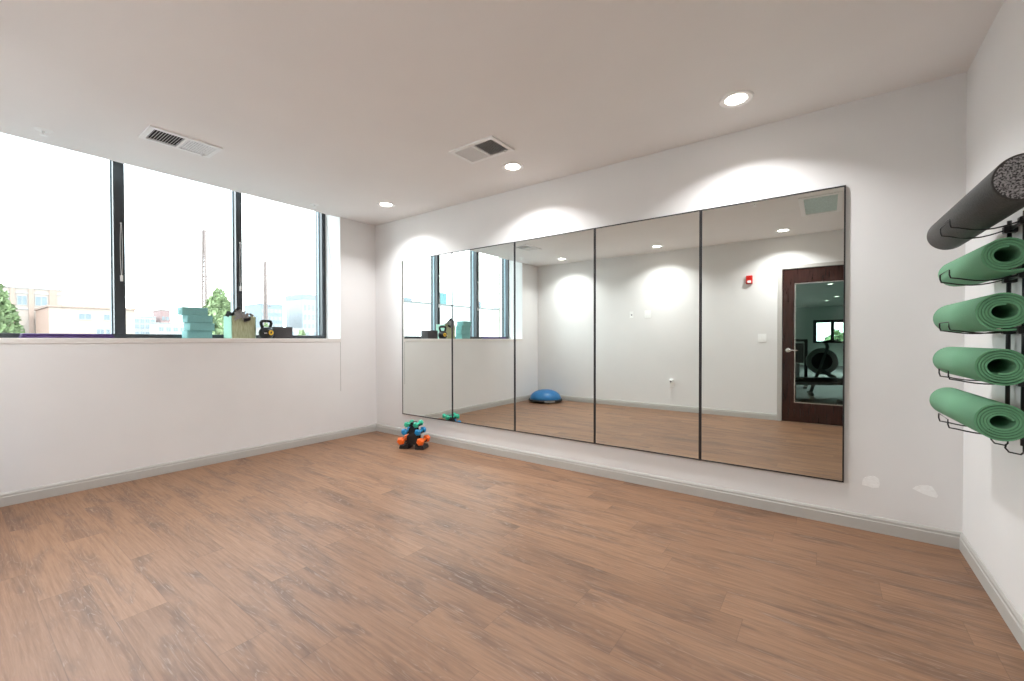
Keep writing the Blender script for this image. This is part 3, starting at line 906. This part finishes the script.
# ---------------------------------------------------------------- balance dome in the far corner (seen in the mirror)
t = thing('balance_trainer', 'blue half-ball balance trainer on the floor in the back corner', 'balance trainer', (0.425, -3.635, 0), rotz=0.75)
MB().lathe([(0, 0.012), (0.26, 0.012), (0.305, 0.022), (0.325, 0.034), (0.330, 0.050), (0.322, 0.064), (0.300, 0.068), (0, 0.068)], 64, cap=False).build('platform', M['black_plastic'], t, 'auto')
prof = [(0.302, 0.0685)]
for k in range(1, 15):
    a = PI/2*k/14
    prof.append((0.302*math.cos(a)**0.92 if k < 14 else 0, 0.0685+0.172*math.sin(a)))
MB().lathe(prof, 64, cap=False).build('dome', M['dome'], t, True)
for a in range(3):
    MB().lathe([(0.018, 0), (0.018, 0.013)], 14, T(0.22*math.cos(a*2.1), 0.22*math.sin(a*2.1), 0)).build('rubber_foot', M['black_plastic'], t)
lb = MB()
for k in range(8):
    a0 = -0.30+0.62*k/8; a1 = -0.30+0.62*(k+1)/8
    lb.poly([(0.3305*math.cos(a0), 0.3305*math.sin(a0), 0.026), (0.3305*math.cos(a1), 0.3305*math.sin(a1), 0.026), (0.3305*math.cos(a1), 0.3305*math.sin(a1), 0.060), (0.3305*math.cos(a0), 0.3305*math.sin(a0), 0.060)], (0.002*math.cos(a0), 0.002*math.sin(a0), 0))
lb.build('rim_label', M['strap_grey'], t)

# ---------------------------------------------------------------- the gym behind the door glass
GY0, GY1 = -D-0.14, -21.0
GX0, GX1 = 2.6, 7.6
struct('floor', MB().box(GX0, GX1, GY1, GY0, -0.05, 0.0), M['gymfloor'], label='dark rubber floor behind the door')
struct('ceiling', MB().box(GX0, GX1, GY1, GY0, H, H+0.1), M['gymwall'], label='ceiling behind the door')
struct('wall_gym_left', MB().box(GX0-0.1, GX0, GY1, GY0, -0.05, H+0.1), M['gymwall'])
struct('wall_gym_right', MB().box(GX1, GX1+0.1, GY1, GY0, -0.05, H+0.1), M['gymwall'])
struct('wall_gym_front', MB().box(W+0.12, GX1+0.1, GY0, GY0+0.1, -0.05, H+0.1), M['gymwall'])
wx0, wx1, wz0, wz1 = 4.35, 6.55, 1.05, 2.12
gw = MB()
gw.box(GX0-0.1, wx0, GY1-0.15, GY1, -0.05, H+0.1); gw.box(wx1, GX1+0.1, GY1-0.15, GY1, -0.05, H+0.1)
gw.box(wx0, wx1, GY1-0.15, GY1, -0.05, wz0); gw.box(wx0, wx1, GY1-0.15, GY1, wz1, H+0.1)
struct('wall_gym_back', gw, M['gymwall'])
w2 = structure_empty('window_2', 'dark-framed window at the far end of the gym')
f2 = MB()
fw = 0.13
f2.box(wx0, wx1, GY1-0.1, GY1+0.03, wz0, wz0+fw*0.6); f2.box(wx0, wx1, GY1-0.1, GY1+0.03, wz1-fw, wz1)
for xx in (wx0, wx0+0.66, wx0+1.3, wx1-fw):
    f2.box(xx, xx+fw, GY1-0.1, GY1+0.03, wz0+fw*0.6, wz1-fw)
f2.build('window_frame', M['black'], w2)
MB().box(wx0+fw, wx1-fw, GY1-0.055, GY1-0.045, wz0+fw*0.6, wz1-fw).build('pane', M['glass'], w2)
for x, y, lab in ((4.93, -11.2, 'dim gym ceiling light nearest the door glass'), (5.14, -15.6, 'dim gym ceiling light, middle of three'), (4.85, -17.4, 'dim gym ceiling light farthest behind the door')):
    downlight(x, y, lab, 130, H, 'gym ceiling lights')

# exercise bike seen through the glass
t = thing('exercise_bike', 'upright exercise bike with a round flywheel behind the door glass', 'exercise bike', (5.17, -8.0, 0), rotz=1.40)
fwm = T(0, 0.40, 0.74)
MB().lathe([(0, -0.02), (0.17, -0.02), (0.187, -0.012), (0.187, 0.012), (0.17, 0.02), (0, 0.02)], 40, fwm @ RY(PI/2), cap=False).build('flywheel', M['vinyl'], t, 'auto')
MB().lathe([(0.190, -0.025), (0.285, -0.025), (0.285, 0.025), (0.190, 0.025)], 40, fwm @ RY(PI/2), cap=False).build('flywheel_guard', M['whitemetal'], t, 'auto')
bf = MB()
bf.tube([(0, 0.60, 0.05), (0, 0.42, 0.64), (0, 0.30, 1.05), (0, 0.33, 1.15)], 0.035, 10)
bf.tube([(0, -0.45, 0.05), (0, -0.20, 0.55), (0, -0.28, 0.98)], 0.035, 10)
bf.tube([(0, -0.20, 0.50), (0, 0.10, 0.35), (0, 0.42, 0.55)], 0.045, 10)
bf.tube([(-0.25, 0.60, 0.04), (0.25, 0.60, 0.04)], 0.035, 10); bf.tube([(-0.25, -0.45, 0.04), (0.25, -0.45, 0.04)], 0.035, 10)
bf.build('bike_frame', M['gymmetal'], t, True)
MB().box(-0.11, 0.11, -0.42, -0.14, 0.98, 1.04, 0.025, seg=3).build('saddle', M['vinyl'], t, 'auto')
MB().tube([(-0.22, 0.15, 1.20), (-0.22, 0.35, 1.16), (0, 0.38, 1.15), (0.22, 0.35, 1.16), (0.22, 0.15, 1.20)], 0.018, 8).build('handlebar', M['vinyl'], t, True)
for pts, bx_ in (([(0.07, 0.08, 0.36), (0.07, 0.22, 0.26)], (0.07, 0.17, 0.18, 0.27, 0.25, 0.28)), ([(-0.07, 0.08, 0.36), (-0.07, -0.06, 0.46)], (-0.17, -0.07, -0.11, -0.02, 0.45, 0.48))):
    cr2 = MB(); cr2.tube(pts, 0.014, 8); cr2.box(*bx_)
    cr2.build('pedal', M['vinyl'], t)

t = thing('weight_bench', 'flat padded weight bench behind the door glass', 'weight bench', (4.75, -6.6, 0), rotz=1.1)
MB().box(-0.14, 0.14, -0.60, 0.60, 0.40, 0.48, 0.02, seg=3).build('pad', M['vinyl'], t, 'auto')
bf = MB(); bf.box(-0.03, 0.03, -0.50, 0.50, 0.34, 0.40)
for yy in (-0.45, 0.45):
    bf.box(-0.03, 0.03, yy-0.03, yy+0.03, 0.04, 0.34); bf.box(-0.22, 0.22, yy-0.03, yy+0.03, 0.0, 0.05)
bf.build('bench_frame', M['gymmetal'], t)

t = thing('cable_machine', 'tall dark cable machine behind the door glass', 'gym machine', (4.16, -9.6, 0))
cm = MB()
for xx in (-0.28, 0.28):
    cm.box(xx-0.035, xx+0.035, -0.035, 0.035, 0.05, 1.22); cm.box(xx-0.035, xx+0.035, -0.40, 0.40, 0, 0.05)
cm.box(-0.28, 0.28, -0.035, 0.035, 1.16, 1.22)
cm.build('machine_frame', M['vinyl'], t)
ws = MB()
for k in range(12): ws.box(-0.15, 0.15, -0.06, 0.06, 0.08+k*0.045, 0.12+k*0.045, 0.003)
ws.build('weight_stack', M['gymmetal'], t)
MB().box(-0.24, 0.24, 0.05, 0.10, 0.62, 1.12, 0.02).build('back_pad', M['vinyl'], t)

# ---------------------------------------------------------------- outdoors
GZ = -7.0
struct('floor_street', MB().box(-420, 60, -300, 420, GZ-0.5, GZ), M['asphalt'], label='street level outside')
o = MB().box(-1.02, -TH-0.001, -4.75, -4.00, GZ, 3.3).build('brick_pier', M['bcol'])
tag(o, None, None, None, 'structure'); o.name = 'trim_5'; o['label'] = 'buff brick pier outside the window'

def building(label, mat_, x, y0, y1, ztop, depth, wins=(), parapet=0.5, cop='panel', name='building', band=None, pilasters=(), winmat='win_dark', cat='building', group='buildings outside the window'):
    t = thing(name, label, cat, (x, (y0+y1)/2, GZ), group=group)
    h = ztop-GZ
    hw = (y1-y0)/2
    MB().box(-depth, 0, -hw, hw, 0, h).build('wall', M[mat_], t)
    c = MB()
    e = 0.25
    c.box(-depth-e, e, -hw-e, hw+e, h-parapet*0.3, h+parapet*0.3)
    c.build('parapet', M[cop], t)
    if band:
        for zb in band:
            MB().box(-0.5, 0.18, -hw, hw, zb-GZ-0.15, zb-GZ+0.15).build('string_course', M['panel'], t)
    for (ya, yb) in pilasters:
        MB().box(0, 0.35, ya-(y0+y1)/2, yb-(y0+y1)/2, 0, h-parapet*0.4).build('pilaster', M['brick_tan'], t)
    for (ya, yb, za, zb) in wins:
        a, b = ya-(y0+y1)/2, yb-(y0+y1)/2
        z_0, z_1 = za-GZ, zb-GZ
        wf = MB()
        d = min(0.12, (b-a)*0.08)
        wf.box(0, 0.12, a-d, b+d, z_0-d, z_0); wf.box(0, 0.12, a-d, b+d, z_1, z_1+d)
        wf.box(0, 0.12, a-d, a, z_0, z_1); wf.box(0, 0.12, b, b+d, z_0, z_1)
        wf.box(0, 0.10, (a+b)/2-d/2, (a+b)/2+d/2, z_0, z_1)
        w_ = wf.build('window', M['panel'], t)
        MB().box(0.0, 0.05, a, b, z_0, z_1).build('pane', M[winmat], w_)
    return t

X1_ = -145
K = 174.86/149.86
def ky(y): return -3.514+(y+3.514)*K
def kz(z): return 1.214+(z-1.214)*K
wA = [(6.6, 8.1, 2.6, 5.0), (4.6, 6.0, 2.6, 5.0), (11.2, 12.4, 2.9, 4.2), (11.2, 12.4, 5.9, 7.2), (5.0, 6.6, 9.6, 11.6), (8.0, 9.4, 9.6, 11.6), (10.8, 12.6, 9.6, 11.6)]
wA = [(ky(a), ky(b), kz(c), kz(d)) for a, b, c, d in wA]
building('pale brick office block with wide white window bays, far left outside', 'brick_tan', -170, -24, ky(15.2), kz(13.6), 30, wins=wA, band=(kz(8.6), kz(12.3)), pilasters=[(ky(a), ky(b)) for a, b in ((6.9, 7.6), (9.7, 10.5), (13.0, 14.2), (3.6, 4.3))], parapet=0.9)
wB = [(y, y+1.3, z-0.6, z+0.7) for y in (21.2, 23.0, 25.2) for z in (3.4,)]
wB += [(y, y+2.2, 6.6, 7.9) for y in (18.0, 22.6)]
building('low orange brick building with small windows behind the first mullion', 'brick', X1_, 12.9, 28.7, 9.6, 22, wins=wB, parapet=0.8, cop='brick_tan')
building('glassy blue-grey office block, distant, right of the first mullion', 'far_pale', -300, 61, 71, 14.6, 25, wins=[(62+2.3*k, 63.6+2.3*k, z, z+2.0) for k in range(4) for z in (4, 8, 11)], winmat='far_grey')
building('dull red tower block on the skyline left of the teal blocks', 'brick_far', -305, 74.5, 79, 19.0, 15, wins=[(75.2, 76.4, 8, 10), (75.2, 76.4, 13, 15), (77, 78.2, 13, 15)])
building('long low pale building on the skyline', 'panel', -270, 64, 84, 10.3, 12, wins=[(65+3*k, 66.8+3*k, 6, 8) for k in range(6)], winmat='far_grey')
building('grey office block on the skyline above the kettlebell', 'far_grey', -300, 126.5, 141, 25.8, 25, wins=[(127.3+2.7*k, 129.2+2.7*k, z, z+2.4) for k in range(5) for z in (10, 15, 20)], winmat='far_pale')
building('tall pale tower by the right window frame', 'far_pale', -300, 155, 171, 33.0, 25, wins=[(156+3*k, 157.6+3*k, z, z+4) for k in range(5) for z in (9, 16, 23)], cop='far_grey', parapet=6, winmat='far_grey')
building('low white building at the foot of the skyline', 'panel', -265, 112, 150, 8.8, 10, wins=[(114+5*k, 116+5*k, 4, 6.5) for k in range(7)], winmat='far_grey')
# white neighbour seen through the window in the mirror
wn_ = thing('neighbour_building', 'long white flat-roofed building seen through the reflected window', 'building', (-25, -30, GZ), group='buildings outside the window')
MB().box(-14, 0, -28, 13, 0, 4.55-GZ).build('wall', M['membrane'], wn_)
MB().box(-14.1, 0.12, -28.1, 13.1, 4.55-GZ, 4.70-GZ).build('coping', M['coping'], wn_)
t = thing('rooftop_unit', 'teal rooftop unit with a thin mast on the white building', 'rooftop unit', (-26, -26.2, 4.70))
MB().box(-0.5, 0.5, -0.55, 0.55, 0, 1.15, 0.02).build('casing', M['equip'], t)
MB().tube([(0.4, -0.6, 0), (0.4, -0.6, 2.1)], 0.05, 6).build('mast', M['coping'], t)
for yy, w_, h_, lab in ((-21.9, 1.2, 0.35, 'low grey vent on the white roof, far left in the mirror'), (-32.0, 0.45, 0.75, 'small grey roof vent right of the teal unit'), (-35.6, 1.2, 0.22, 'low grey roof hatch beside the brick pier')):
    o = MB().box(-0.4, 0.4, -w_/2, w_/2, 0, h_, 0.03).build('roof_vent', M['far_grey'], None, False, (-26, yy, 4.70))
    tag(o, lab, 'roof vent', 'roof vents on the white building')

def mast(label, x, y, ztop, w):
    t = thing('radio_mast', label, 'radio mast', (x, y, GZ), group='lattice radio masts')
    h = ztop-GZ
    b = MB()
    legs = [(w/2*math.cos(a), w/2*math.sin(a)) for a in (0, 2*PI/3, 4*PI/3)]
    for lx, ly in legs: b.tube([(lx, ly, 0), (lx*0.5, ly*0.5, h)], 0.6, 5)
    n = int(h/3)
    for k in range(n):
        z_a, z_b = h*k/n, h*(k+1)/n
        fa, fb = 1-0.5*k/n, 1-0.5*(k+1)/n
        for i in range(3):
            p, q = legs[i], legs[(i+1) % 3]
            b.tube([(p[0]*fa, p[1]*fa, z_a), (q[0]*fb, q[1]*fb, z_b)], 0.12, 4)
    b.build('lattice', M['lattice'], t)
    an = MB()
    for k, f_ in enumerate((0.50, 0.62, 0.74, 0.85)):
        an.tube([(0, 0, h*f_), (0, 2.4, h*f_+0.8)], 0.15, 4); an.ico(0.6, T(0, 2.6, h*f_+1.0), 1)
    an.build('antennas', M['lattice'], t)
mast('tall thin lattice radio mast rising over the tree', -300, 94.8, 68.4, 3.0)
mast('shorter lattice radio mast above the kettlebell', -287, 124.2, 52.0, 2.2)

def tree(label, x, y, ztop, rad, base, nleaf, name='tree', stretch=1.3):
    t = thing(name, label, 'tree' if name == 'tree' else 'bush', (x, y, GZ), group='trees outside the window')
    h = ztop-GZ
    MB().tube([(0, 0, 0), (0.05, 0.02, h*0.5), (0, 0.1, h*0.85)], [0.16, 0.11, 0.04], 8).build('trunk', M['bark'], t, True)
    b = MB(); bm = b.bm
    rnd = random.Random(int(x*7+y*13))
    cz = base-GZ+(h-(base-GZ))/2
    hz = (h-(base-GZ))/2
    for k in range(nleaf):
        while True:
            p = Vector((rnd.uniform(-1, 1), rnd.uniform(-1, 1), rnd.uniform(-1, 1)))
            if p.length < 1: break
        # cone-ish crown
        taper = 1.0-0.45*max(0, p.z)
        ctr = Vector((p.x*rad*taper, p.y*rad*taper, cz+p.z*hz))
        s_ = rnd.uniform(0.06, 0.13)*(1+rad*0.15)
        u = Vector((rnd.gauss(0, 1), rnd.gauss(0, 1), rnd.gauss(0, 1))).normalized()
        v = u.orthogonal().normalized()
        q = [ctr+u*s_*1.5, ctr+v*s_*0.7, ctr-u*s_*1.5, ctr-v*s_*0.7]
        bm.faces.new([bm.verts.new(w) for w in q])
    me = bpy.data.meshes.new('foliage'); bm.to_mesh(me); bm.free(); me.materials.append(M['leaf'])
    o = bpy.data.objects.new('foliage', me); COL.objects.link(o); o.parent = t
    return t
tree('light green tree standing behind the teal blocks and basket', -30, 8.55, 4.95, 1.45, -2.5, 6000)
tree('green tree at the far left edge of the window', -30, -1.75, 4.6, 1.25, -2.5, 5200)
tree('small green treetop right of the charcoal block', -34, 16.6, 2.25, 0.8, -3.5, 2200)
tree('small green treetop between the kettlebell and the charcoal block', -32, 12.6, 2.65, 0.9, -3.5, 2200)
tree('green tree outside the far gym window', 5.3, -26, 1.7, 1.4, -3.0, 2200)
